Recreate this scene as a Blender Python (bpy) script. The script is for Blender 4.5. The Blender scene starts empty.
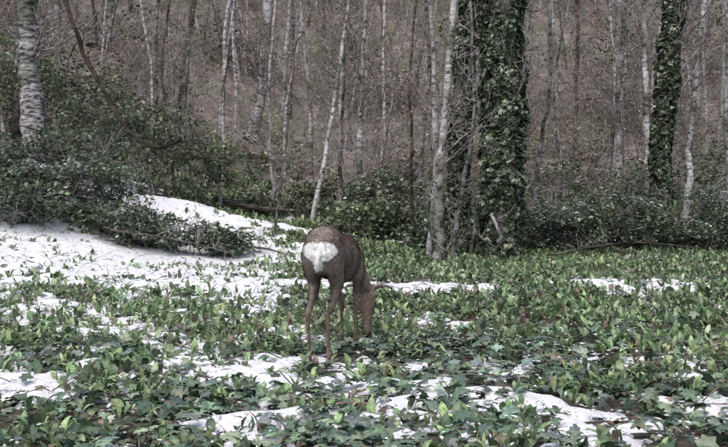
import bpy, math
import numpy as np
from mathutils import Vector, Matrix
rng = np.random.default_rng(7)
scene = bpy.context.scene

# ------------------------------------------------------------------ noise
def _h(ix, iy, iz, seed):
    n = (ix.astype(np.int64)*374761393 + iy.astype(np.int64)*668265263 + iz.astype(np.int64)*2147483647 + seed*1274126177) & 0xffffffff
    n = ((n ^ (n >> 13)) * 1274126177) & 0xffffffff
    n = n ^ (n >> 16)
    return (n & 0xffffff) / float(0xffffff)
def vn2(x, y, seed=0):
    x = np.asarray(x, float); y = np.asarray(y, float)
    ix = np.floor(x); iy = np.floor(y); fx = x-ix; fy = y-iy
    fx = fx*fx*(3-2*fx); fy = fy*fy*(3-2*fy); z = np.zeros_like(ix)
    a = _h(ix, iy, z, seed); b = _h(ix+1, iy, z, seed); c = _h(ix, iy+1, z, seed); d = _h(ix+1, iy+1, z, seed)
    return (a*(1-fx)+b*fx)*(1-fy)+(c*(1-fx)+d*fx)*fy
def vn3(p, seed=0):
    i = np.floor(p); f = p-i; f = f*f*(3-2*f); r = 0
    for dx in (0, 1):
        for dy in (0, 1):
            for dz in (0, 1):
                w = (f[:, 0] if dx else 1-f[:, 0])*(f[:, 1] if dy else 1-f[:, 1])*(f[:, 2] if dz else 1-f[:, 2])
                r = r + w*_h(i[:, 0]+dx, i[:, 1]+dy, i[:, 2]+dz, seed)
    return r
def fbm(x, y, s, seed=0, o=4):
    r = 0; a = .5; t = 0
    for k in range(o):
        r = r + a*vn2(x/s, y/s, seed+k*17); t += a; a *= .5; s *= .5
    return r/t
def ss(a, b, x):
    t = np.clip((x-a)/(b-a), 0, 1); return t*t*(3-2*t)

# ------------------------------------------------------------------ terrain
def H(x, y):
    x = np.asarray(x, float); y = np.asarray(y, float)
    z = 0.38*ss(11.5, 18, y)
    z = z + 1.05*ss(-1.2, -6.2, x)*ss(7.8, 14.5, y)
    z = z + .30*np.exp(-((x+2.7)/1.4)**2-((y-14.2)/1.3)**2)
    z = z + .22*np.exp(-((x+1.2)/1.2)**2-((y-13.6)/1.2)**2)
    z = z + 0.62*np.logaddexp(0, (y-20.0-0.08*x)/1.2)*1.2
    z = z + (fbm(x, y, 1.3, 3, 3)-.5)*0.10
    z = z + (fbm(x, y, 6, 9, 2)-.5)*1.1*ss(18, 26, y)
    return z
def snow_t(x, y):
    """snow thickness before clipping (metres)"""
    b = np.full(np.shape(x), -0.125)
    wob = (fbm(x, y, 1.5, 41, 3)-.5)
    yy = y + wob*1.6
    xx = x + wob*1.6
    b = np.maximum(b, -0.13 + 0.34*ss(8.0, 8.9, yy)*(1-ss(12.0, 12.8, yy))*(1-ss(-1.3, -.3, xx))*ss(-12, -9, xx))   # main drift on left
    b = np.maximum(b, -0.13 + 0.46*np.exp(-((y-8.95+.05*x)/.45)**2)*ss(-1.6, -1, x)*(1-ss(1.0, 1.5, x)))
    b = np.maximum(b, -0.13 + 0.36*np.exp(-((y-9.0)/.34)**2)*ss(1.7, 2.1, x)*(1-ss(3.0, 3.6, x)))
    b = np.maximum(b, -0.13 + 0.185*(1-ss(-.9, -.2, xx))*ss(3.9, 4.5, y)*(1-ss(8.6, 9.2, y)))
    b = np.maximum(b, -0.13 + 0.085*ss(-1.2, -.6, xx)*(1-ss(4.5, 5.0, yy)))
    b = np.maximum(b, -0.13 + 0.30*np.exp(-((x-.72)/.30)**2-((y-4.05)/.30)**2))
    b = np.maximum(b, -0.13 + 0.20*np.exp(-((x-1.6)/.30)**2-((y-4.5)/.25)**2))
    b = np.maximum(b, -0.13 + 0.16*np.exp(-((x+.35)/.22)**2-((y-3.9)/.5)**2))
    b = np.maximum(b, -0.13 + 0.26*np.exp(-((x+1.75)/.35)**2-((y-5.9)/.5)**2))
    d = np.abs((x+.9)*(3.8)+(y-11.6)*3.3)/5.03
    al = ((x+.9)*-3.3+(y-11.6)*3.8)/5.03
    b = np.maximum(b, -0.13 + 0.38*np.exp(-(d/.75)**2)*ss(-.6, .3, al)*(1-ss(5.4, 6.2, al)))
    n = fbm(x, y, .45, 77, 4)-.5
    n2 = fbm(x, y, .13, 99, 2)-.5
    return (b + n*.55 + n2*.45)*.26

def mkmesh(name, V, F, mats=(), col=None, smooth=False, midx=None, link=True, parent=None):
    V = np.ascontiguousarray(V, dtype=np.float32); F = np.ascontiguousarray(F, dtype=np.int32)
    me = bpy.data.meshes.new(name)
    me.vertices.add(len(V)); me.vertices.foreach_set('co', V.ravel())
    me.loops.add(F.size); me.loops.foreach_set('vertex_index', F.ravel())
    me.polygons.add(len(F)); me.polygons.foreach_set('loop_start', np.arange(len(F), dtype=np.int32)*F.shape[1])
    if midx is not None: me.polygons.foreach_set('material_index', np.asarray(midx, dtype=np.int32))
    me.update(calc_edges=True)
    if smooth: me.polygons.foreach_set('use_smooth', np.ones(len(F), dtype=bool))
    for m in mats: me.materials.append(m)
    if col is not None:
        ca = me.color_attributes.new('Col', 'FLOAT_COLOR', 'POINT')
        c = np.ones((len(V), 4), np.float32); c[:, :3] = col
        ca.data.foreach_set('color', c.ravel())
    if not link: return me
    ob = bpy.data.objects.new(name, me); scene.collection.objects.link(ob)
    if parent: ob.parent = parent
    return ob
def empty(name):
    e = bpy.data.objects.new(name, None); scene.collection.objects.link(e); return e

# ------------------------------------------------------------------ materials
def newmat(name):
    m = bpy.data.materials.new(name); m.use_nodes = True
    nt = m.node_tree; b = nt.nodes['Principled BSDF']; return m, nt, b
def N(nt, t, **kw):
    n = nt.nodes.new(t)
    for k, v in kw.items():
        if k in n.inputs: n.inputs[k].default_value = v
        else: setattr(n, k, v)
    return n
def ramp(nt, src, stops):
    r = nt.nodes.new('ShaderNodeValToRGB'); nt.links.new(src, r.inputs[0])
    while len(r.color_ramp.elements) < len(stops): r.color_ramp.elements.new(.5)
    for e, (p, c) in zip(r.color_ramp.elements, stops):
        e.position = p; e.color = (c[0], c[1], c[2], 1)
    return r
def mixc(nt, f, a, b, mode='MIX'):
    m = nt.nodes.new('ShaderNodeMix'); m.data_type = 'RGBA'; m.blend_type = mode
    if isinstance(f, float): m.inputs[0].default_value = f
    else: nt.links.new(f, m.inputs[0])
    for i, s in ((6, a), (7, b)):
        if isinstance(s, tuple): m.inputs[i].default_value = (*s, 1)
        else: nt.links.new(s, m.inputs[i])
    return m.outputs[2]
def bump(nt, b, src, st, dist):
    n = N(nt, 'ShaderNodeBump', Strength=st, Distance=dist); nt.links.new(src, n.inputs['Height']); nt.links.new(n.outputs[0], b.inputs['Normal'])

def leafmat(name, rough=.5, transl=.2, vary=.35, spec=.4):
    m, nt, b = newmat(name)
    a = N(nt, 'ShaderNodeAttribute', attribute_name='Col'); c = a.outputs['Color']
    if vary > 0:
        tc = N(nt, 'ShaderNodeNewGeometry')
        no = N(nt, 'ShaderNodeTexNoise', Scale=60.0, Detail=1.0); nt.links.new(tc.outputs['Position'], no.inputs['Vector'])
        r = ramp(nt, no.outputs[0], [(.3, (1-vary,)*3), (.7, (1+vary,)*3)])
        c = mixc(nt, 1.0, c, r.outputs[0], 'MULTIPLY')
    nt.links.new(c, b.inputs['Base Color']); b.inputs['Roughness'].default_value = rough
    b.inputs['Specular IOR Level'].default_value = spec
    if transl > 0:
        t = N(nt, 'ShaderNodeBsdfTranslucent'); nt.links.new(c, t.inputs[0])
        mx = N(nt, 'ShaderNodeMixShader'); mx.inputs[0].default_value = transl
        nt.links.new(b.outputs[0], mx.inputs[1]); nt.links.new(t.outputs[0], mx.inputs[2])
        nt.links.new(mx.outputs[0], nt.nodes['Material Output'].inputs[0])
    return m
M_leaf = leafmat('herb_leaf', .42, .25, spec=.5)
M_ivy = leafmat('ivy_leaf', .36, .0, .3, .6)
M_bush = leafmat('bush_leaf', .45, .0, 0)
M_dead = leafmat('dead_leaf', .8, .0, .4, .2)
M_fur = leafmat('deer_fur', .9, 0, .3, .1)

def barkmat(name, light, mid, dark, th=(.40, .52, .66), scale=7.0, zs=2.2, simple=False):
    m, nt, b = newmat(name)
    tc = N(nt, 'ShaderNodeTexCoord')
    mp = N(nt, 'ShaderNodeMapping'); mp.inputs['Scale'].default_value = (1, 1, zs)
    nt.links.new(tc.outputs['Object'], mp.inputs[0])
    n1 = N(nt, 'ShaderNodeTexNoise', Scale=scale, Detail=1.0 if simple else 6.0, Roughness=.7); nt.links.new(mp.outputs[0], n1.inputs['Vector'])
    r1 = ramp(nt, n1.outputs[0], [(th[0], dark), (th[1], mid), (th[2], light)]); c = r1.outputs[0]
    if not simple:
        n2 = N(nt, 'ShaderNodeTexNoise', Scale=1.9, Detail=3.0); nt.links.new(tc.outputs['Object'], n2.inputs['Vector'])
        r2 = ramp(nt, n2.outputs[0], [(.38, (.34, .36, .29)), (.58, (1.05, 1.05, 1.05))])
        c = mixc(nt, 1.0, c, r2.outputs[0], 'MULTIPLY')
    nt.links.new(c, b.inputs['Base Color']); b.inputs['Roughness'].default_value = .85
    b.inputs['Specular IOR Level'].default_value = .2
    if not simple: bump(nt, b, n1.outputs[0], .6, .02)
    return m
B_white = barkmat('bark_white', (.66, .64, .66), (.40, .385, .395), (.065, .06, .058), (.38, .47, .58), 9.0)
B_beech = barkmat('bark_mottled', (.56, .545, .555), (.29, .28, .285), (.05, .048, .045), (.42, .50, .62), 8.0, 3.0)
B_grey = barkmat('bark_grey', (.45, .435, .445), (.27, .26, .265), (.08, .074, .07))
B_brown = barkmat('bark_brown', (.23, .20, .19), (.13, .11, .105), (.045, .038, .034))
B_red = barkmat('bark_redbrown', (.34, .25, .23), (.20, .145, .135), (.07, .05, .045))
T_white = barkmat('twig_pale', (.62, .60, .61), (.46, .44, .45), (.19, .175, .175), simple=True)  # twig colours are lightened, with distant haze put into the bark tone
T_grey = barkmat('twig_grey', (.43, .405, .41), (.30, .275, .28), (.135, .12, .12), simple=True)
T_red = barkmat('twig_mauve', (.40, .315, .305), (.275, .21, .205), (.12, .09, .088), simple=True)  # mauve twigs, paled the same way for haze

# ground material
G, nt, b = newmat('forest_floor')
geo = N(nt, 'ShaderNodeNewGeometry')
n1 = N(nt, 'ShaderNodeTexNoise', Scale=14.0, Detail=8.0, Roughness=.7); nt.links.new(geo.outputs['Position'], n1.inputs['Vector'])
r1 = ramp(nt, n1.outputs[0], [(.35, (.022, .018, .015)), (.5, (.06, .048, .04)), (.62, (.13, .105, .085)), (.75, (.20, .17, .145))])
v = N(nt, 'ShaderNodeTexNoise', Scale=2.6, Detail=9.0, Roughness=.82); nt.links.new(geo.outputs['Position'], v.inputs['Vector'])
hr = ramp(nt, v.outputs[0], [(.36, (.05, .042, .038)), (.46, (.15, .122, .115)), (.54, (.26, .218, .21)), (.68, (.42, .375, .365))])  # hillside litter tones, lightened to stand in for distance haze
sep = N(nt, 'ShaderNodeSeparateXYZ'); nt.links.new(geo.outputs['Position'], sep.inputs[0])
mr = N(nt, 'ShaderNodeMapRange'); mr.inputs[1].default_value = 17; mr.inputs[2].default_value = 22; nt.links.new(sep.outputs[1], mr.inputs[0])
c = mixc(nt, mr.outputs[0], r1.outputs[0], hr.outputs[0])
n3 = N(nt, 'ShaderNodeTexNoise', Scale=.7, Detail=6.0, Roughness=.65); nt.links.new(geo.outputs['Position'], n3.inputs['Vector'])
r3 = ramp(nt, n3.outputs[0], [(.44, (0, 0, 0)), (.57, (.65, .65, .65))])
c = mixc(nt, r3.outputs[0], c, (.115, .135, .08))
nt.links.new(c, b.inputs['Base Color']); b.inputs['Roughness'].default_value = .95; bump(nt, b, n1.outputs[0], .8, .03)

S, nt, b = newmat('snow')
geo = N(nt, 'ShaderNodeNewGeometry')
n1 = N(nt, 'ShaderNodeTexNoise', Scale=25.0, Detail=6.0, Roughness=.6); nt.links.new(geo.outputs['Position'], n1.inputs['Vector'])
n2 = N(nt, 'ShaderNodeTexNoise', Scale=70.0, Detail=3.0); nt.links.new(geo.outputs['Position'], n2.inputs['Vector'])
r = ramp(nt, n2.outputs[0], [(.29, (.30, .27, .25)), (.36, (.84, .85, .89)), (.6, (.88, .89, .94))])
nt.links.new(r.outputs[0], b.inputs['Base Color']); b.inputs['Roughness'].default_value = .6
bump(nt, b, n1.outputs[0], .7, .05)

# ------------------------------------------------------------------ ground sheet + snow
def axis(lo, hi, fine_lo, fine_hi, step, grow=1.12):
    a = list(np.arange(fine_lo, fine_hi+1e-6, step)); s = step; p = a[-1]
    while p < hi: s *= grow; p += s; a.append(p)
    s = step; p = a[0]; pre = []
    while p > lo: s *= grow; p -= s; pre.append(p)
    return np.array(pre[::-1]+a)
gx = axis(-160, 160, -8, 8, .09); gy = axis(-60, 220, 2.5, 20, .09)
def grid(gx, gy, zf):
    X, Y = np.meshgrid(gx, gy); Z = zf(X, Y)
    V = np.stack([X, Y, Z], -1).reshape(-1, 3); nx, ny = len(gx), len(gy)
    i = (np.arange(ny-1)[:, None]*nx+np.arange(nx-1)[None]).ravel()
    return V, np.stack([i, i+1, i+nx+1, i+nx], 1)
V, F = grid(gx, gy, H)
mkmesh('ground', V, F, [G], smooth=True)
sx = np.arange(-9, 6, .022); sy = np.arange(2.6, 17, .024)
T = {}
def sz(X, Y):
    t = snow_t(X, Y); T['t'] = t
    top = np.where(t > 0, .045*(1-np.exp(-np.maximum(t, 0)/.022)), np.maximum(t, -.03))
    return H(X, Y)+top + (.012*(vn2(X/.09, Y/.09, 5)-.5)+.03*(vn2(X/.35, Y/.35, 6)-.5))*(t > 0)
V, F = grid(sx, sy, sz)
t = T['t'].ravel(); keep = (t[F] > -.004).any(1)
F = F[keep]; used = np.unique(F); remap = np.zeros(len(V), int); remap[used] = np.arange(len(used))
mkmesh('snow', V[used], remap[F], [S], smooth=True)

# ------------------------------------------------------------------ instancing into one mesh
def rotm(az, tilt, spin):
    def Rz(a):
        c, s = np.cos(a), np.sin(a); o = np.zeros((len(a), 3, 3)); o[:, 0, 0] = c; o[:, 0, 1] = -s; o[:, 1, 0] = s; o[:, 1, 1] = c; o[:, 2, 2] = 1; return o
    def Rx(a):
        c, s = np.cos(a), np.sin(a); o = np.zeros((len(a), 3, 3)); o[:, 1, 1] = c; o[:, 1, 2] = -s; o[:, 2, 1] = s; o[:, 2, 2] = c; o[:, 0, 0] = 1; return o
    return Rz(az) @ Rx(tilt) @ Rz(spin)
def scatter(tv, tf, pos, R, sc, col, tw=None, light=.6):
    n, k = len(pos), len(tv)
    if np.ndim(sc) == 1: sc = sc[:, None]*np.ones(3)
    P = np.einsum('nij,nkj->nki', R, tv[None]*sc[:, None, :]) + pos[:, None]
    F = tf[None]+(np.arange(n)*k)[:, None, None]
    C = np.repeat(col[:, None, :], k, 1)
    if tw is not None: C = C*(1+light*tw[None, :, None])
    return P.reshape(-1, 3), F.reshape(-1, tf.shape[1]), C.reshape(-1, 3)
def merge(parts):
    o = 0; Vs = []; Fs = []; Cs = []
    for v_, f_, c_ in parts:
        Vs.append(v_); Fs.append(f_+o); Cs.append(c_); o += len(v_)
    return np.concatenate(Vs), np.concatenate(Fs), np.concatenate(Cs)
def pal(n, cols, jit=.25, w=None):
    cols = np.array(cols); i = rng.choice(len(cols), n, p=w)
    return cols[i]*(1+jit*(rng.random((n, 1))*2-1))*(1+.06*rng.standard_normal((n, 3)))

# templates
def lanceolate(bend):
    st = np.array([0, .22, .5, .78, 1.0]); w = np.array([.03, .12, .17, .11, .0])
    ang = bend*st**1.3; z = np.concatenate([[0], np.cumsum(np.diff(st)*np.cos((ang[1:]+ang[:-1])/2))])
    y = np.concatenate([[0], np.cumsum(np.diff(st)*np.sin((ang[1:]+ang[:-1])/2))])
    tv = []
    for a_, w_, y_, z_ in zip(st, w, y, z): tv += [(-w_, y_-.35*w_, z_+.2*w_), (0, y_, z_), (w_, y_-.35*w_, z_+.2*w_)]
    tf = []
    for i in range(4):
        for j in range(2): q = i*3+j; tf.append((q, q+1, q+4, q+3))
    return np.array(tv), np.array(tf), np.tile([0, .5, 0], 5).astype(float)
ivy_o = [(0, -.2, 0), (.2, -.42, -.02), (.52, -.22, -.10), (.36, .0, 0), (.50, .28, -.08), (.2, .30, .02), (0, .68, -.12),
         (-.2, .30, .02), (-.50, .28, -.08), (-.36, .0, 0), (-.52, -.22, -.10), (-.2, -.42, -.02)]
ivy_v = np.array([(0, 0, -.03)]+ivy_o); ivy_f = np.array([(0, i+1, (i+1) % 12+1) for i in range(12)])
ivy_w = np.array([.7, .7, -.1, .5, -.2, .5, -.2, .6, -.2, .5, -.2, .5, -.1])
dia_v = np.array([(0, -.5, 0), (.27, .0, .07), (0, .5, -.06), (-.27, .0, .07), (0, 0, 0)]); dia_f = np.array([(0, 1, 4), (1, 2, 4), (2, 3, 4), (3, 0, 4)])
dia_w = np.array([.0, -.1, .1, -.1, .4])

# ------------------------------------------------------------------ ground cover
DX, DY = -.212, 5.04
def region(n, y0, y1, margin=.6):
    y = np.sqrt(rng.random(n)*(y1**2-y0**2)+y0**2); x = (rng.random(n)*2-1)*(y*.42+margin); return x, y
def feet_gap(x, y): return 1-.75*np.exp(-((x-DX-.05)/.30)**2-((y-DY-.1)/.5)**2)
def band_gap(x, y):
    m = ss(-1.8, -1.2, x)*(1-ss(1.1, 1.5, x))+.8*ss(1.7, 2.1, x)*(1-ss(3.1, 3.5, x))
    return 1-.85*m*ss(8.0, 8.4, y)*(1-ss(9.2, 9.5, y))
x, y = region(22000, 2.9, 13.4)
t = snow_t(x, y)
clump = ss(.40, .60, fbm(x, y, .55, 12, 3))
p = np.where(t > .010, .36, 1.0)*(.26+1.1*clump)
p *= 1-.80*ss(8.1, 8.9, y)*(1-ss(-1.8, -.4, x))
p *= .42+.58*ss(3.8, 5.2, y)
p *= feet_gap(x, y)*band_gap(x, y)
k = rng.random(len(x)) < p; x, y = x[k], y[k]
x2 = rng.uniform(-5.5, 7, 5200); y2 = rng.uniform(13, 21, 5200); k = rng.random(5200) < (.15+ss(.42, .6, fbm(x2, y2, 1.5, 8, 3)))*np.where(snow_t(x2, y2) > .01, .15, 1)
x = np.r_[x, x2[k]]; y = np.r_[y, y2[k]]; z = H(x, y)
tone = .62+.75*fbm(x, y, .9, 64, 3)  # random patchy brightness across the plants
parts = []
for bend in (.7, 1.15, 1.6):
    tv, tf, tw = lanceolate(bend)
    m = rng.integers(1, 3, len(x)); idx = np.repeat(np.arange(len(x)), m)
    n = len(idx); size = (.048+.066*rng.random(n)**1.3)*(1.0-.15*ss(4.8, 3.6, y[idx]))*(1+.5*ss(13, 16, y[idx]))
    jit = rng.normal(0, .022, (n, 2))
    pos = np.stack([x[idx]+jit[:, 0], y[idx]+jit[:, 1], z[idx]-.005+.032*rng.random(n)], 1)
    R = rotm(rng.random(n)*6.283, rng.normal(-.3, .38, n), np.zeros(n))
    sc = np.stack([size*(.7+.7*rng.random(n)), size, size], 1)
    col = pal(n, [(.165, .24, .12), (.235, .325, .165), (.11, .165, .088), (.31, .40, .22), (.07, .10, .06), (.19, .155, .115)], .25, [.25, .22, .2, .12, .15, .06])*tone[idx][:, None]
    parts.append(scatter(tv, tf, pos, R, sc, col, tw, .5))
V, F, C = merge(parts); mkmesh('wild_garlic_groundcover', V, F, [M_leaf], C, smooth=True)

# ivy leaves near
x, y = region(34000, 2.7, 9.8)
t = snow_t(x, y)
p = np.where(t > .008, .30, 1.0)*(.22+1.3*ss(.38, .58, fbm(x, y, .5, 31, 3)))
p *= (1-.80*ss(4.6, 6.4, y))*feet_gap(x, y)*band_gap(x, y)
k = rng.random(len(x)) < p; x, y = x[k], y[k]; n = len(x)
hgt = .012+.065*rng.random(n)**1.4
pos = np.stack([x, y, H(x, y)+hgt], 1)
size = .025+.058*rng.random(n)**1.2
R = rotm(rng.random(n)*6.283, rng.normal(.2, .36, n), rng.random(n)*6.283)
col = pal(n, [(.085, .125, .085), (.13, .18, .12), (.055, .083, .06), (.20, .25, .175), (.13, .17, .155), (.15, .12, .09)], .32, [.27, .25, .2, .12, .13, .03])
V, F, C = scatter(ivy_v, ivy_f, pos, R, size, col, ivy_w, .7)
mkmesh('ivy_groundcover', V, F, [M_ivy], C, smooth=False)

# dead leaves
x, y = region(13000, 2.7, 14); n = len(x)
t = snow_t(x, y); k = (t < .0) | (rng.random(n) < .12); x, y, t = x[k], y[k], t[k]; n = len(x)
pos = np.stack([x, y, H(x, y)+.01+.025*rng.random(n)+np.where(t > 0, .045*(1-np.exp(-np.maximum(t, 0)/.022)), 0)], 1)
R = rotm(rng.random(n)*6.283, rng.normal(0, .35, n), rng.random(n)*6.283)
V, F, C = scatter(dia_v, dia_f, pos, R, .022+.036*rng.random(n), pal(n, [(.20, .145, .11), (.14, .105, .085), (.28, .22, .175), (.08, .062, .05)], .3), dia_w, .3)
mkmesh('dead_leaf_litter', V, F, [M_dead], C)

# small clots of snow caught on top of the leaves
x, y = region(16000, 2.8, 12.5); n = len(x)
t = snow_t(x, y); k = rng.random(n) < np.where(t > -.03, .6, .20)*(.2+1.2*ss(.42, .62, fbm(x, y, .9, 55, 3)))*feet_gap(x, y)
x, y = x[k], y[k]; n = len(x)
pos = np.stack([x, y, H(x, y)+.025+.045*rng.random(n)], 1)
oct_v = np.array([(0, 0, .35)]+[(math.cos(a)*(.8+.3*math.sin(3*a)), math.sin(a), .12*math.sin(2*a)) for a in np.arange(7)/7*2*np.pi]+[(0, 0, -.2)])*.5
oct_f = np.array([(0, 1+i, 1+(i+1) % 7) for i in range(7)]+[(8, 1+(i+1) % 7, 1+i) for i in range(7)])
V, F, C = scatter(oct_v, oct_f, pos, rotm(rng.random(n)*6.28, rng.normal(0, .35, n), rng.random(n)*6.28), np.stack([.012+.045*rng.random(n)**2, .012+.03*rng.random(n)**2, .012+.02*rng.random(n)], 1), np.full((n, 3), .85))
mkmesh('snow_clots', V, F, [S], C, smooth=True)

# ------------------------------------------------------------------ tubes / trees
class Tubes:
    def __init__(s): s.V = []; s.F = []; s.n = 0
    def add(s, P, R, k=4):
        P = np.asarray(P, float); R = np.asarray(R, float); m = len(P)
        T_ = np.gradient(P, axis=0); T_ /= np.linalg.norm(T_, axis=1)[:, None]+1e-9
        ref = np.array([1, 0, 0.]) if abs(T_[:, 0]).mean() < .7 else np.array([0, 1, 0.])
        U = np.cross(T_, ref); U /= np.linalg.norm(U, axis=1)[:, None]+1e-9; W = np.cross(T_, U)
        a = np.arange(k)/k*2*np.pi
        ring = P[:, None]+R[:, None, None]*(np.cos(a)[None, :, None]*U[:, None]+np.sin(a)[None, :, None]*W[:, None])
        s.V.append(ring.reshape(-1, 3))
        i = (np.arange(m-1)[:, None]*k+np.arange(k)[None]).ravel(); j = (np.arange(m-1)[:, None]*k+(np.arange(k)[None]+1) % k).ravel()
        s.F.append(np.stack([i, j, j+k, i+k], 1)+s.n); s.n += m*k
    def get(s): return np.concatenate(s.V), np.concatenate(s.F)
def spline(ctrl, n):
    ctrl = np.asarray(ctrl, float); m = len(ctrl); t = np.linspace(0, m-1, n); i = np.clip(t.astype(int), 0, m-2); f = (t-i)[:, None]
    g = lambda q: ctrl[np.clip(q, 0, m-1)]
    p0, p1, p2, p3 = g(i-1), g(i), g(i+1), g(i+2)
    return .5*((2*p1)+(-p0+p2)*f+(2*p0-5*p1+4*p2-p3)*f**2+(-p0+3*p1-3*p2+p3)*f**3)
def unit(v): return v/(np.linalg.norm(v)+1e-9)
def branch(tb, r_, st, d, L, r, depth, tips, up=.15, nch=(4, 7), minr=.0022):
    m = 5; P = [st]; d = unit(d)
    for i in range(m-1):
        d = unit(d+r_.normal(0, .16, 3)+np.array([0, 0, up])); P.append(P[-1]+d*L/(m-1))
    P = np.array(P); R = np.linspace(r, max(r*.30, minr*.8), m)
    tb.add(P, R, 5 if r > .02 else 3); tips.append(P[-1]); tips.append(P[3])
    if depth > 0:
        for _ in range(r_.integers(*nch)):
            t = r_.uniform(.2, 1)*(m-1); i = min(int(t), m-2); s0 = P[i]+(P[i+1]-P[i])*(t-i)
            dd = unit(unit(P[i+1]-P[i])+r_.normal(0, .55, 3))
            branch(tb, r_, s0, dd, L*r_.uniform(.35, .65), max(r*.5, minr), depth-1, tips, up, nch, minr)
BUD = [(.24, .26, .14), (.20, .25, .12), (.33, .26, .20), (.29, .29, .17), (.29, .20, .165), (.12, .145, .08)]
bv = np.array([(0, -.5, 0), (.3, 0, 0), (0, .5, 0), (-.3, 0, 0)]); bf = np.array([(0, 1, 2, 3)])
def tree(name, ctrl, r0, r1, mat, seed, nb=14, blen=1.2, t0=.3, depth=2, sides=10, minr=.0024, roots=True, link=True, budn=0, spread=1.0, nch=(3, 6), tmat=None, rmax=.022):
    r_ = np.random.default_rng(seed); tb = Tubes(); n = 34
    P = spline(ctrl, n); L = np.linalg.norm(P[-1]-P[0])
    P[1:-1] += np.cumsum(r_.normal(0, .0045*L**.5, (n-2, 3)), 0)*np.array([1, 1, 0])
    R = r0+(r1-r0)*np.linspace(0, 1, n)**.9; R *= 1+.07*r_.standard_normal(n)
    if roots: R[0] *= 1.45; R[1] *= 1.12
    tb.add(P, R, sides); ntr = (n-1)*sides; tips = []
    for _ in range(nb):
        t = r_.uniform(t0, .98)*(n-1); i = int(t); st = P[i]; az = r_.uniform(0, 6.283)
        d = np.array([math.cos(az)*spread, math.sin(az)*spread, r_.uniform(.1, 1.0)])
        branch(tb, r_, st, d, blen*r_.uniform(.4, 1.2)*(1.15-.6*t/n), min(max(R[i]*.26, .0045), rmax), depth, tips, .1, nch, minr)
    V, F = tb.get(); tips = np.array(tips) if tips else np.zeros((0, 3))
    mats = [mat, tmat or T_grey]; C = np.full((len(V), 3), .2); midx = np.ones(len(F), int); midx[:ntr] = 0
    if budn and len(tips):
        q = tips[r_.integers(0, len(tips), budn)]+r_.normal(0, .07, (budn, 3))
        v2, f2, c2 = scatter(bv, bf, q, rotm(r_.random(budn)*6.28, r_.random(budn)*3, r_.random(budn)*6.28), .025+.035*r_.random(budn), pal(budn, BUD, .3))
        F = np.concatenate([F, f2+len(V)]); V = np.concatenate([V, v2]); C = np.concatenate([C, c2]); midx = np.concatenate([midx, np.full(len(f2), 2)]); mats.append(M_bush)
    o = mkmesh(name, V, F, mats, C, smooth=True, midx=midx, link=link)
    return o, P, R
def g(x, y, dz=0): return (x, y, float(H(x, y))-.05+dz)

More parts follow.
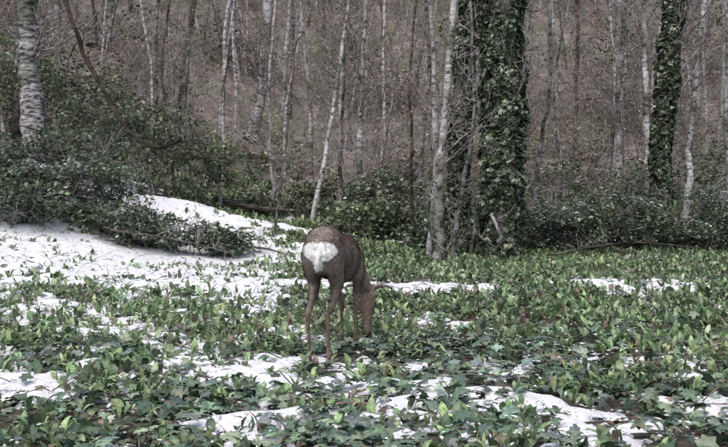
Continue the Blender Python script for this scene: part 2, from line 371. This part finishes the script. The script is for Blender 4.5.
SP = [
    (-4.68, 13.5, -4.76, 3.6, -4.6, 8.5, .185, .11, B_beech, 12, 1.5, 'birch_tree', .45),
    (.93, 12.0, 1.03, 2.0, 1.40, 5.6, .072, .035, B_white, 16, .9, 'birch_tree', .3),
    (.84, 12.25, .93, 2.4, .80, 5.2, .045, .02, B_white, 12, .8, 'birch_tree', .3),
    (4.98, 14.9, 5.15, 1.9, 5.5, 6.0, .07, .03, B_white, 14, .9, 'birch_tree', .3),
    (5.35, 20.0, 5.26, 4.2, 5.2, 8.5, .095, .05, B_white, 16, 1.2, 'birch_tree', .3),
    (4.05, 18.0, 4.0, 3.8, 3.9, 7.0, .05, .025, B_red, 16, .9, 'alder_tree', .3),
    (5.15, 17.2, 5.12, 3.7, 5.0, 7.0, .075, .035, B_white, 14, 1.1, 'birch_tree', .3),
    (4.80, 19.0, 5.0, 3.5, 5.3, 7.0, .055, .03, B_grey, 14, 1.1, 'alder_tree', .3),
    (-2.60, 22.0, -2.35, 4.0, -1.9, 9.5, .155, .09, B_white, 16, 1.6, 'beech_tree', .35),
    (-.90, 16.0, -.50, 2.6, -.20, 4.6, .050, .026, B_white, 14, .9, 'birch_tree', .3),
    (-.42, 17.0, -.40, 2.7, -.3, 5.5, .04, .02, B_grey, 14, .9, 'alder_tree', .3),
    (-.06, 18.0, .02, 3.5, .2, 6.6, .072, .035, B_white, 16, 1.0, 'birch_tree', .3),
    (-3.62, 19.0, -3.5, 4.0, -3.3, 7.0, .05, .025, B_grey, 14, 1.0, 'alder_tree', .3),
    (-4.45, 20.0, -4.35, 4.0, -4.0, 8.0, .055, .03, B_grey, 14, 1.1, 'alder_tree', .3),
    (-6.75, 24.0, -6.45, 4.9, -6.0, 10., .17, .1, B_white, 16, 1.6, 'beech_tree', .35),
    (.68, 13.4, .72, 2.6, .9, 4.6, .03, .014, B_brown, 16, .9, 'hazel_tree', .2),
    (2.50, 14.2, 2.72, 2.7, 2.6, 5.6, .04, .02, B_grey, 14, .9, 'hazel_tree', .2),
    (1.40, 12.6, 1.60, 1.7, 1.9, 3.6, .028, .012, B_grey, 12, .6, 'sapling', .2),
    (1.18, 12.5, 1.42, 2.2, 1.30, 4.4, .035, .015, B_grey, 12, .6, 'sapling', .2),
    (-1.25, 13.0, -1.0, 1.6, -.85, 3.0, .02, .008, B_brown, 14, .7, 'sapling', .2),
    (.10, 15.5, .45, 2.3, .95, 4.8, .025, .012, B_grey, 12, .8, 'sapling', .2),
    (-2.5, 16.5, -2.35, 2.6, -2.1, 4.8, .035, .015, B_white, 14, .9, 'sapling', .2),
    (3.35, 16.0, 3.25, 2.8, 3.6, 5.3, .03, .012, B_grey, 14, .9, 'sapling', .2),
    (-3.0, 15.2, -3.25, 2.9, -3.0, 4.8, .028, .012, B_brown, 16, .9, 'sapling', .2),
    (5.9, 15.2, 5.7, 2.9, 5.9, 5.6, .045, .02, B_white, 14, .9, 'sapling', .2),
    (-5.6, 15.5, -5.5, 3.6, -5.9, 7.0, .09, .04, B_brown, 14, 1.2, 'alder_tree', .3),
    (-1.65, 17.5, -1.75, 3.2, -1.5, 6.0, .04, .02, B_white, 14, .9, 'sapling', .2),
    (1.0, 17.5, 1.15, 3.2, 1.0, 6.0, .05, .025, B_grey, 14, .9, 'alder_tree', .2),
    (3.0, 19.0, 3.15, 3.6, 3.0, 7.0, .06, .03, B_white, 14, 1.0, 'birch_tree', .25),
]
for i, (x0, y0, xm, zm, xt, zt, r0, r1, mt, nb, bl, nm, t0) in enumerate(SP):
    dy = .25*math.sin(i*2.3)
    tree(nm, [g(x0, y0), (x0*.45+xm*.55+.02*math.sin(i*5), y0+dy*.3, float(H(x0, y0))*.5+zm*.5), (xm, y0+dy, zm), (xt, y0+dy*1.5, zt)], r0, r1, mt, 100+i, nb=nb, blen=bl, budn=170, t0=t0)

def ivy_tree(name, ctrl, r0, r1, ir, nleaf, seed, mat=B_brown, zmax=7):
    r_ = np.random.default_rng(seed)
    e = empty(name); o, P, R = tree('trunk', ctrl, r0, r1, mat, seed, nb=14, blen=1.6, t0=.35, depth=2); o.parent = e
    t = r_.random(nleaf)*(len(P)-1.001); i = t.astype(int); f = (t-i)[:, None]; c = P[i]*(1-f)+P[i+1]*f
    az = r_.random(nleaf)*6.283
    nz = vn3(np.stack([np.cos(az)*1.3+seed, np.sin(az)*1.3, c[:, 2]*1.6], 1), seed)
    nz2 = vn3(np.stack([np.cos(az)*3+seed, np.sin(az)*3, c[:, 2]*5], 1), seed+3)
    rad = (R[i]+(ir-R[i])*(.10+1.0*nz)*(.45+.8*nz2)*(.45+.55*r_.random(nleaf)**.4))
    kk = (nz2 > .26) & (c[:, 2] < zmax)
    pos = c+np.stack([np.cos(az)*rad, np.sin(az)*rad, r_.normal(0, .03, nleaf)], 1)
    pos, az, nz2 = pos[kk], az[kk], nz2[kk]; n = len(pos)
    Rm = rotm(az+math.pi/2+r_.normal(0, .6, n), r_.normal(1.0, .5, n), r_.normal(math.pi, .5, n))
    col = pal(n, [(.075, .10, .06), (.048, .065, .042), (.11, .14, .082), (.095, .11, .06), (.25, .28, .21)], .35, [.3, .3, .2, .10, .10])*(.35+.9*nz2[:, None])
    v_, f_, c_ = scatter(ivy_v, ivy_f, pos, Rm, .036+.048*r_.random(n), col, ivy_w, .4)
    mkmesh('ivy_leaves', v_, f_, [M_ivy], c_, parent=e)
    tb = Tubes()
    for q in range(9):
        a0 = r_.random()*6.28; aa = a0+np.cumsum(r_.normal(0, .16, len(P))); rr = R*1.05+.012
        tb.add(P+np.stack([np.cos(aa)*rr, np.sin(aa)*rr, 0*aa], 1), np.full(len(P), .014)*r_.uniform(.6, 1.4), 5)
    v_, f_ = tb.get(); mkmesh('ivy_stems', v_, f_, [B_brown], parent=e, smooth=True)
ivy_tree('ivy_clad_tree', [g(1.76, 12.3), (1.84, 12.3, 1.6), (1.90, 12.35, 3.4), (1.86, 12.5, 7.5)], .20, .15, .37, 15500, 5, B_grey)
ivy_tree('ivy_clad_tree', [g(1.36, 14.0), (1.42, 14.0, 1.8), (1.50, 14.1, 3.8), (1.4, 14.3, 7.5)], .12, .08, .22, 7500, 8)
ivy_tree('ivy_clad_tree', [g(4.56, 14.6), (4.62, 14.6, 1.8), (4.76, 14.7, 4.0), (4.8, 15, 8)], .12, .08, .235, 8800, 11)

tb = Tubes(); P = spline([(-4.68, 13.45, 6.4), (-4.1, 12.5, 5.3), (-3.62, 11.4, 4.0), (-3.40, 11, 3.12), (-3.15, 11, 2.42), (-2.85, 11, 1.85), (-2.59, 11, 1.46), (-2.30, 10.95, 1.30), (-2.04, 10.9, 1.34), (-1.98, 10.9, 1.42)], 40)
P[8:] += np.cumsum(np.random.default_rng(2).normal(0, .012, (32, 3)), 0)
tb.add(P, np.linspace(.036, .016, 40)*(1+.12*rng.standard_normal(40)), 8); tips = []
r_ = np.random.default_rng(3)
for _ in range(16):
    i = r_.integers(14, 39); branch(tb, r_, P[i], r_.normal(0, 1, 3)+np.array([0, 0, -.1]), r_.uniform(.25, .8), .008, 1, tips, 0, (2, 5), .003)
HB = barkmat('bark_dark', (.11, .09, .08), (.065, .052, .046), (.03, .025, .02))
v_, f_ = tb.get(); mkmesh('hanging_branch', v_, f_, [HB], smooth=True)

def logo(name, ctrl, r0, r1, mat, seed, nb=6):
    tree(name, ctrl, r0, r1, mat, seed, nb=nb, blen=.5, t0=.2, depth=1, roots=False, sides=10)
logo('fallen_log', [(-2.6, 16.6, .78), (-1.9, 16.5, .62), (-1.2, 16.4, .56)], .05, .035, B_brown, 1)
logo('fallen_log', [g(-1.7, 12.6, .05), g(-1.2, 12.3, .12), g(-.8, 12.0, .05)], .018, .009, B_brown, 2)
logo('fallen_branch', [(1.60, 12.2, .05), (1.72, 11.9, .32), (1.62, 12.0, .62)], .028, .02, B_grey, 3, 4)
logo('fallen_branch', [(-3.0, 11.3, .45), (-2.2, 10.9, .36), (-1.5, 10.8, .2)], .012, .005, B_brown, 4, 8)
logo('fallen_branch', [(2.4, 12.3, .08), (3.6, 12.7, .22), (4.8, 12.6, .12)], .012, .005, B_brown, 5, 8)
logo('fallen_branch', [(1.15, 11.6, .05), (.85, 11.9, .35), (.80, 12.1, .8)], .022, .012, B_grey, 6, 4)

tb = Tubes(); r_ = np.random.default_rng(21)
x, y = region(700, 3.0, 12.5)
for a_, b_ in zip(x, y):
    z0 = float(H(a_, b_)); az = r_.uniform(0, 6.28); L = r_.uniform(.12, .45)
    d = np.array([math.cos(az), math.sin(az), 0]); h1 = r_.uniform(.01, .11)
    tb.add(np.array([(a_, b_, z0), (a_+d[0]*L*.5, b_+d[1]*L*.5, z0+h1), (a_+d[0]*L, b_+d[1]*L, z0+h1*r_.uniform(.2, 1.5))]), np.array([.003, .0025, .0012]), 4)
v_, f_ = tb.get(); mkmesh('twig_litter', v_, f_, [B_red])

# ------------------------------------------------------------------ bushes
def bush(name, blobs, nleaf, seed, cols, snow=.2, size=(.05, .1), gate=.44):
    r_ = np.random.default_rng(seed); e = empty(name); parts = []; sparts = []; tb = Tubes()
    vol = np.array([b_[3]*b_[4]*b_[5] for b_ in blobs])**.7; vol /= vol.sum()
    for bi, (cx, cy, cz, rx, ry, rz) in enumerate(blobs):
        n = int(nleaf*vol[bi]*1.9)
        u = r_.normal(0, 1, (n, 3)); u /= np.linalg.norm(u, axis=1)[:, None]; u *= (r_.random(n)**.42)[:, None]*(.75+.6*vn3(u*1.8+bi*7, seed)[:, None])
        pos = np.array([cx, cy, cz])+u*np.array([rx, ry, rz])
        nz = vn3(pos*3.2, seed+2)
        kk = (nz > gate) & (pos[:, 2] > H(pos[:, 0], pos[:, 1])+.02); pos, nz, u = pos[kk], nz[kk], u[kk]; n = len(pos)
        if n == 0: continue
        R = rotm(r_.random(n)*6.283, r_.normal(.4, .5, n), r_.random(n)*6.283)
        col = pal(n, cols, .35)*(.6+.55*ss(gate, .72, nz))[:, None]
        s = size[0]+(size[1]-size[0])*r_.random(n)
        parts.append(scatter(dia_v*np.array([1.25, 1, 1]), dia_f, pos, R, s, col, dia_w, .4))
        if snow > 0:
            sn = vn3(pos*2.3+3, seed+9); m = (r_.random(n) < snow*2.2*ss(.35, .65, sn)) & (u[:, 2] > -.5)
            q = pos[m]+np.array([0, 0, .012]); k_ = len(q)
            sparts.append(scatter(dia_v*np.array([1.3, 1, .5]), dia_f, q, rotm(r_.random(k_)*6.28, r_.normal(0, .22, k_), r_.random(k_)*6.28), s[m]*r_.uniform(.35, .9, k_), np.full((k_, 3), .85), None))
        tips = []
        for _ in range(9):
            st = np.array([cx+r_.normal(0, rx*.3), cy+r_.normal(0, ry*.3), 0]); st[2] = H(st[0], st[1])
            branch(tb, r_, st, np.array([cx, cy, cz+rz*.4])-st+r_.normal(0, .5, 3)*rx, (cz+rz-st[2])*r_.uniform(.7, 1.1), .010, 2, tips, .05, (3, 5), .003)
    V, F, C = merge(parts); mkmesh('leaves', V, F, [M_bush], C, parent=e)
    if sparts: V, F, C = merge(sparts); mkmesh('snow_dusting', V, F, [S], C, parent=e)
    v_, f_ = tb.get(); mkmesh('stems', v_, f_, [T_grey], parent=e)
DG = [(.10, .14, .085), (.14, .185, .115), (.068, .092, .062), (.21, .255, .17)]
MG = [(.15, .19, .11), (.20, .245, .14), (.11, .145, .09), (.27, .305, .19)]
OL = [(.19, .20, .12), (.25, .255, .155), (.15, .17, .10), (.29, .245, .18)]
DO = [(.10, .12, .07), (.14, .16, .09), (.17, .145, .105), (.07, .085, .055)]
bush('laurel_bush', [(-5.3, 12.5, 1.15, 1.1, .9, .52), (-4.4, 12.0, .85, .9, .8, .36), (-3.6, 12.6, .95, .8, .7, .40), (-6.4, 13.4, 1.7, 1.0, .9, .8), (-4.3, 13.4, 1.35, .9, .7, .45)], 17000, 1, DG, .46, (.045, .09))
bush('laurel_bush', [(-2.95, 12.0, .50, .65, .5, .24), (-2.3, 12.0, .38, .6, .5, .20), (-1.75, 12.0, .28, .45, .4, .16)], 4200, 2, DG, .30, (.04, .08))
bush('holly_bush', [(-4.3, 15.2, 2.15, .9, .8, .7), (-3.4, 15.6, 1.75, .9, .7, .6), (-5.6, 15.8, 2.7, 1.1, .9, .8), (-2.6, 16.2, 1.3, .8, .6, .45)], 9500, 3, MG, .08)
bush('bramble_bush', [(-.1, 14.6, .50, .6, .5, .35), (.5, 14.2, .45, .6, .5, .36), (.25, 15.6, .75, .6, .6, .45)], 5200, 4, MG, .18)
bush('bramble_bush', [(2.7, 13.2, .35, .7, .6, .42), (3.4, 13.4, .40, .8, .6, .45), (4.2, 13.6, .42, .8, .6, .42), (5.0, 13.6, .45, .8, .6, .5), (5.8, 13.9, .5, .8, .7, .5)], 17500, 5, DG, .52, (.04, .075))
bush('bramble_bush', [(1.1, 13.1, .25, .5, .4, .28), (2.0, 13.6, .3, .5, .4, .30), (1.6, 12.9, .18, .5, .3, .2)], 2800, 6, DG, .18)
bush('holly_bush', [(3.4, 15.8, .9, .7, .6, .5), (4.6, 16.4, .9, .8, .6, .5), (6.2, 16.2, 1.1, .9, .8, .7), (2.5, 16.8, .9, .7, .6, .4)], 6500, 7, MG, .22)
bush('holly_bush', [(-1.5, 18.0, .85, .8, .6, .4), (-.6, 18.2, .9, .8, .6, .5), (.5, 18.4, .9, .7, .6, .5), (1.5, 17.2, .75, .7, .6, .4), (-1.9, 17.0, .7, .8, .5, .22), (-1.0, 16.9, .6, .7, .5, .2)], 7500, 8, MG, .14)
bush('elder_bush', [(-4.8, 20.5, 2.8, 1.4, .8, 1.0), (-7.2, 19.5, 3.2, 1.4, .9, 1.2), (2.7, 20.5, 1.4, 1.0, .8, .6), (6.8, 20.0, 1.9, 1.3, .8, .8), (-2.2, 21, 1.6, 1.2, .8, .8), (4.6, 20.8, 1.7, 1.1, .8, .8), (.9, 20.6, 1.4, 1.0, .8, .6)], 11000, 9, OL, 0)
bush('yew_bush', [(-8.0, 22, 4.0, 1.6, 1, 1.5), (-5.6, 23.5, 4.0, 1.6, 1, 1.4), (-9.5, 25, 6.4, 2, 1, 1.8), (-3.6, 25, 4.4, 1.6, 1, 1.1), (6.5, 24.5, 4.2, 1.8, 1, 1.2), (3.2, 26.5, 5.0, 1.6, 1, 1.1), (.3, 24.5, 3.6, 1.6, 1, 1.0), (10, 27, 6.0, 2, 1, 1.5), (-6.5, 29, 7.6, 2, 1, 1.5), (-1.5, 30, 7.4, 2, 1, 1.1)], 24000, 10, DO, 0, (.06, .12), .48)

# ------------------------------------------------------------------ hillside forest (distant mass, instanced)
forest = empty('hillside_forest')
tm = []; pm = []
for i in range(9):
    r_ = np.random.default_rng(500+i); h = r_.uniform(6, 11); l = r_.normal(0, .5, 2)
    mt = [B_grey, B_white, B_brown, T_red, B_grey, B_grey, B_white, T_red, B_grey][i]; tt = [T_grey, T_white, T_red][i % 3]
    me, _, _ = tree('hillside_tree', [(0, 0, -.3), (l[0]*.3, l[1]*.3, h*.33), (l[0]*.5+r_.normal(0, .15), l[1], h*.66), (l[0], l[1], h)], r_.uniform(.035, .10), .02, mt, 600+i, nb=18, blen=1.6, t0=.12, depth=2, sides=7, link=False, minr=.005, budn=800, nch=(2, 5), tmat=tt)
    tm.append(me)
for i in range(5):
    r_ = np.random.default_rng(900+i); h = r_.uniform(6, 10); l = r_.normal(0, .7, 2)
    me, _, _ = tree('hillside_pole', [(0, 0, -.3), (l[0]*.3, l[1]*.3, h*.33), (l[0]*.5+r_.normal(0, .2), l[1], h*.66), (l[0], l[1], h)], r_.uniform(.025, .065), .015, [T_white, T_white, B_grey, T_grey, T_white][i], 950+i, nb=12, blen=1.2, t0=.15, depth=1, sides=6, link=False, minr=.005, budn=250, nch=(2, 4), tmat=T_grey)
    pm.append(me)
sm = []
for i in range(6):
    r_ = np.random.default_rng(700+i); tb = Tubes(); tips = []
    for _ in range(7):
        branch(tb, r_, np.array([r_.normal(0, .2), r_.normal(0, .2), -.1]), np.array([r_.normal(0, .4), r_.normal(0, .4), 1]), r_.uniform(1.6, 3.6), .012, 2, tips, .12, (3, 6), .0045)
    V, F = tb.get(); tips = np.array(tips); k_ = 800; q = tips[r_.integers(0, len(tips), k_)]+r_.normal(0, .08, (k_, 3))
    v2, f2, c2 = scatter(bv, bf, q, rotm(r_.random(k_)*6.28, r_.random(k_)*3, r_.random(k_)*6.28), .03+.04*r_.random(k_), pal(k_, BUD, .3))
    sm.append(mkmesh('hazel_shrub', np.concatenate([V, v2]), np.concatenate([F, f2+len(V)]), [T_red if i % 2 else T_grey, M_bush],
                     np.concatenate([np.full((len(V), 3), .2), c2]), midx=np.r_[np.zeros(len(F), int), np.ones(len(f2), int)], link=False))
def put(meshes, n, y0, y1, s0, s1, nm):
    for i in range(n):
        y_ = rng.uniform(y0, y1); x_ = rng.uniform(-1, 1)*(y_*.44+2.5)
        o = bpy.data.objects.new(nm, meshes[rng.integers(len(meshes))]); scene.collection.objects.link(o); o.parent = forest
        o.location = (x_, y_, float(H(x_, y_))); s = rng.uniform(s0, s1); o.scale = (s, s, s*rng.uniform(.85, 1.2)); o.rotation_euler = (rng.normal(0, .07), rng.normal(0, .07), rng.uniform(0, 6.28))
put(tm, 52, 18.5, 28, .5, .95, 'hillside_tree'); put(tm, 78, 28, 48, .7, 1.2, 'hillside_tree')
put(pm, 70, 18, 28, .6, 1.0, 'hillside_pole'); put(pm, 150, 28, 50, .9, 1.5, 'hillside_pole')
put(sm, 58, 17, 30, .5, 1.0, 'hazel_shrub'); put(sm, 75, 28, 44, .8, 1.4, 'hazel_shrub')

# ------------------------------------------------------------------ deer
def loft(secs, k=20):
    C_ = np.array([s[0] for s in secs], float); T_ = np.gradient(C_, axis=0); T_ /= np.linalg.norm(T_, axis=1)[:, None]
    V = []; F = []; an = np.arange(k)/k*2*np.pi
    for c_, t_, s in zip(C_, T_, secs):
        lat = np.array([1., 0, 0]); lat = unit(lat-t_*lat.dot(t_)); up = np.cross(lat, t_)
        V += [c_+s[1]*math.cos(a)*lat+s[2]*math.sin(a)*up for a in an]
    m = len(secs)
    for i in range(m-1):
        for j in range(k): F.append((i*k+j, i*k+(j+1) % k, (i+1)*k+(j+1) % k, (i+1)*k+j))
    V.append(C_[0]); V.append(C_[-1]); a0 = m*k
    for j in range(k): F.append((a0, (j+1) % k, j)); F.append((a0+1, (m-1)*k+j, (m-1)*k+(j+1) % k))
    return V, F
def dens(secs, n):
    A = np.array([[*s[0], s[1], s[2]] for s in secs]); B = spline(A, n); return [((b_[0], b_[1], b_[2]), abs(b_[3]), abs(b_[4])) for b_ in B]
parts = []
parts.append(dens([((0, -.145, .60), .025, .03), ((0, -.13, .60), .058, .07), ((0, -.085, .60), .090, .106), ((0, 0, .597), .106, .130), ((0, .10, .580), .110, .130), ((0, .22, .558), .112, .126), ((0, .34, .537), .112, .130), ((0, .46, .525), .102, .134), ((0, .56, .515), .083, .122), ((.005, .64, .50), .062, .10), ((.01, .69, .475), .04, .06)], 40))
parts.append(dens([((0, .50, .54), .06, .08), ((.015, .62, .50), .056, .080), ((.035, .72, .42), .046, .064), ((.055, .785, .35), .040, .052), ((.065, .81, .30), .040, .042), ((.068, .815, .26), .03, .03)], 24))
hx0 = .072
parts.append(dens([((hx0, .835, .325), .02, .02), ((hx0, .825, .31), .040, .045), ((hx0+.003, .805, .26), .047, .056), ((hx0+.005, .79, .21), .043, .050), ((hx0+.007, .772, .155), .030, .037), ((hx0+.009, .757, .105), .024, .028), ((hx0+.010, .745, .065), .023, .024), ((hx0+.010, .74, .045), .013, .013)], 24))
def leg(s, hy, fy_, hx, fx):
    parts.append(dens([((s*.048, -.02, .66), .042, .075), ((s*.056, -.015, .58), .052, .102), ((s*.060, .01, .50), .044, .086), ((s*.058, .025+hy*.3, .43), .031, .056), ((s*.053, -.015+hy*.6, .36), .0195, .032),
                       ((hx*.6+s*.022, -.065+hy, .295), .0142, .023), ((hx, -.07+hy, .265), .0138, .020), ((hx, -.058+hy, .19), .0100, .0130), ((hx, -.045+hy, .10), .0092, .0118), ((hx, -.04+hy, .068), .0130, .016), ((hx, -.02+hy, .038), .011, .012), ((hx, -.008+hy, .02), .015, .019), ((hx, .0+hy, .0), .018, .024)], 44))
    parts.append(dens([((s*.06, .50, .56), .040, .085), ((s*.070, .52, .47), .036, .064), ((s*.068, .545+fy_*.3, .39), .026, .040), ((fx*.6+s*.026, .565+fy_*.7, .31), .017, .022), ((fx, .575+fy_, .245), .0158, .018), ((fx, .573+fy_, .21), .0112, .0128), ((fx, .57+fy_, .12), .0095, .011), ((fx, .57+fy_, .068), .0128, .015), ((fx, .585+fy_, .038), .011, .012), ((fx, .595+fy_, .02), .014, .017), ((fx, .605+fy_, 0), .017, .022)], 40))
leg(-1, -.03, .03, -.060, -.04); leg(1, .06, -.05, .020, .060)
for s in (-1, 1):
    parts.append(dens([((hx0+s*.03, .835, .315), .010, .010), ((hx0+s*.055, .845, .330), .013, .020), ((hx0+s*.085, .85, .338), .010, .028), ((hx0+s*.115, .85, .335), .0085, .024), ((hx0+s*.14, .845, .325), .006, .008)], 14))
parts.append(dens([((0, -.125, .60), .018, .015), ((0, -.152, .575), .018, .016), ((0, -.157, .54), .014, .013), ((0, -.15, .505), .006, .006)], 12))
VV = []; FF = []
for p_ in parts:
    v_, f_ = loft(p_); o = len(VV); VV += [tuple(q) for q in v_]; FF += [tuple(i+o for i in q) for q in f_]
me = bpy.data.meshes.new('roe_tmp'); me.from_pydata(VV, [], FF)
import bmesh
bm = bmesh.new(); bm.from_mesh(me); bmesh.ops.recalc_face_normals(bm, faces=bm.faces); bm.to_mesh(me); bm.free()
tmp = bpy.data.objects.new('roe_tmp', me); scene.collection.objects.link(tmp)
rm = tmp.modifiers.new('r', 'REMESH'); rm.mode = 'VOXEL'; rm.voxel_size = .0048
sm_ = tmp.modifiers.new('s', 'SMOOTH'); sm_.factor = .5; sm_.iterations = 5
dg = bpy.context.evaluated_depsgraph_get(); dg.update()
body = bpy.data.meshes.new_from_object(tmp.evaluated_get(dg)); body.name = 'deer_body'
bpy.data.objects.remove(tmp)
nv = len(body.vertices); co = np.zeros(nv*3, np.float32); body.vertices.foreach_get('co', co); co = co.reshape(-1, 3)
no = np.zeros(nv*3, np.float32); body.vertices.foreach_get('normal', no); no = no.reshape(-1, 3)
co += no*((vn3(co*14, 4)-.5)*.009)[:, None]; body.vertices.foreach_set('co', co.ravel())
def deer_col(p, n):
    x, y, z = p[:, 0], p[:, 1], p[:, 2]
    nz = vn3(p*34, 1); nz2 = vn3(p*11, 2)
    c = np.array([.235, .195, .172])*(.35+.75*nz2+.6*nz)[:, None]
    w = ss(.40, .24, z)[:, None]; c = c*(1-w)+np.array([.215, .158, .125])*(.6+.7*nz)[:, None]*w
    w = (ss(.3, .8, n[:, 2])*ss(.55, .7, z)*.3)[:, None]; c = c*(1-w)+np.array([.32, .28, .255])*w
    belly = (ss(-.2, -.8, n[:, 2])*(z > .36)*(y > .05)*(y < .6)*.5)[:, None]; c = c*(1-belly)+np.array([.30, .26, .23])*belly
    w = (ss(.54, .44, z)*ss(.055, .012, abs(x))*(y < .15)*(z > .3)*.75)[:, None]; c = c*(1-w)+np.array([.06, .048, .042])*w  # shade between the thighs, painted into the coat
    zc = .598+.08*np.abs(x)
    e = (x/.088)**2+((z-zc)/.049)**2+(nz-.5)*.45
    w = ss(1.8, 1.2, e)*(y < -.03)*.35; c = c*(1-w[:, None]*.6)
    w = (ss(1.12, .88, e)*ss(.0, -.045, y)*ss(.25, -.15, n[:, 1]))[:, None]
    tuft = (ss(1.1, .8, (x/.028)**2+((z-.545)/.05)**2)*(y < -.10))[:, None]; w = np.maximum(w, tuft)
    c = c*(1-w)+np.array([.90, .89, .88])*w
    w = (ss(.085, .06, z)*(y > .70)*(x > .0)*(y < .78))[:, None]*(n[:, 1:2] > -.9); c = c*(1-w)+np.array([.02, .018, .018])*w
    w = (ss(.03, .02, z))[:, None]; c = c*(1-w)+np.array([.02, .017, .015])*w
    w = ((np.abs(x-hx0) > .06)*(y > .81)*(z > .29)*ss(.1, -.5, n[:, 1])*.6)[:, None]; c = c*(1-w)+np.array([.45, .40, .37])*w
    return c
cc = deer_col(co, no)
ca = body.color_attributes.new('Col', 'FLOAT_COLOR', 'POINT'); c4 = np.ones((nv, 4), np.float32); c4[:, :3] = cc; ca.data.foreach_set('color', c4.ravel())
body.materials.clear(); body.materials.append(M_fur)
for p_ in body.polygons: p_.use_smooth = True
deer = empty('roe_deer')
bo = bpy.data.objects.new('body', body); scene.collection.objects.link(bo); bo.parent = deer
r_ = np.random.default_rng(77); nh = 46000; idx = r_.integers(0, nv, nh)
p0 = co[idx]+r_.normal(0, .002, (nh, 3)); n0 = no[idx]
flow = np.tile(np.array([0, -.8, -.75]), (nh, 1)); low = p0[:, 2] < .34; flow[low] = (0, 0, -1)
hd = p0[:, 1] > .74; flow[hd] = (0, .3, 1.)
flow = flow+r_.normal(0, .25, (nh, 3)); flow -= n0*(flow*n0).sum(1)[:, None]; flow /= np.linalg.norm(flow, axis=1)[:, None]+1e-6
rump = (cc[idx].mean(1) > .5)
L = np.where(low | hd, .005, .018)*(r_.uniform(.6, 1.3, nh)); L = np.where(rump & ~low & ~hd, .012, L)
L = np.where((~rump) & (p0[:, 1] < -.05) & (p0[:, 2] > .62), L*.6, L)
side = np.cross(n0, flow)*.0012; tip = p0+flow*L[:, None]+n0*(L*np.where(rump, .55, .27))[:, None]
V = np.stack([p0-side, p0+side, tip], 1).reshape(-1, 3); F = np.arange(nh*3).reshape(-1, 3)
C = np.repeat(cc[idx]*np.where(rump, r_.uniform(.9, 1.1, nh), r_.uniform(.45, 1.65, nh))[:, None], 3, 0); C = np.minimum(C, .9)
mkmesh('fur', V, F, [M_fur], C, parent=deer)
E, nt, b = newmat('deer_eye'); b.inputs['Base Color'].default_value = (.008, .006, .005, 1); b.inputs['Roughness'].default_value = .1
for s in (-1, 1):
    bm = bmesh.new(); bmesh.ops.create_uvsphere(bm, u_segments=14, v_segments=10, radius=.011); m_ = bpy.data.meshes.new('eye'); bm.to_mesh(m_); bm.free(); m_.materials.append(E)
    o = bpy.data.objects.new('eye', m_); scene.collection.objects.link(o); o.parent = deer; o.location = (hx0+.004+s*.042, .80, .235)
deer.location = (DX, DY, float(H(DX, DY))-.012); deer.rotation_euler = (0, 0, math.radians(-11)); deer.scale = (1.03, 1.03, 1.04)

# ------------------------------------------------------------------ light, sky, camera
w = bpy.data.worlds.new('World'); scene.world = w; w.use_nodes = True; nt = w.node_tree
sk = nt.nodes.new('ShaderNodeTexSky'); sk.sky_type = 'NISHITA'; sk.sun_disc = False
el, rot = math.radians(62), math.radians(200)
sk.sun_elevation = el; sk.sun_rotation = rot; sk.air_density = 1.0; sk.dust_density = 4.0; sk.ozone_density = 1.0
bg = nt.nodes['Background']; nt.links.new(sk.outputs[0], bg.inputs[0]); bg.inputs[1].default_value = .15
sun = bpy.data.lights.new('sun', 'SUN'); sun.energy = 2.4; sun.angle = math.radians(60); sun.color = (1, .955, .92)
so = bpy.data.objects.new('sun', sun); scene.collection.objects.link(so)
d = Vector((math.sin(rot)*math.cos(el), math.cos(rot)*math.cos(el), math.sin(el)))
so.rotation_euler = d.to_track_quat('Z', 'Y').to_euler()
cam = bpy.data.cameras.new('camera'); cam.lens = 47; cam.sensor_width = 36; cam.clip_end = 1000; cam.clip_start = .05
co_ = bpy.data.objects.new('camera', cam); scene.collection.objects.link(co_)
co_.location = (0, 0, .923); co_.rotation_euler = (math.radians(90-2.02), 0, 0)
scene.camera = co_
scene.view_settings.view_transform = 'Standard'; scene.view_settings.look = 'None'; scene.view_settings.exposure = 0
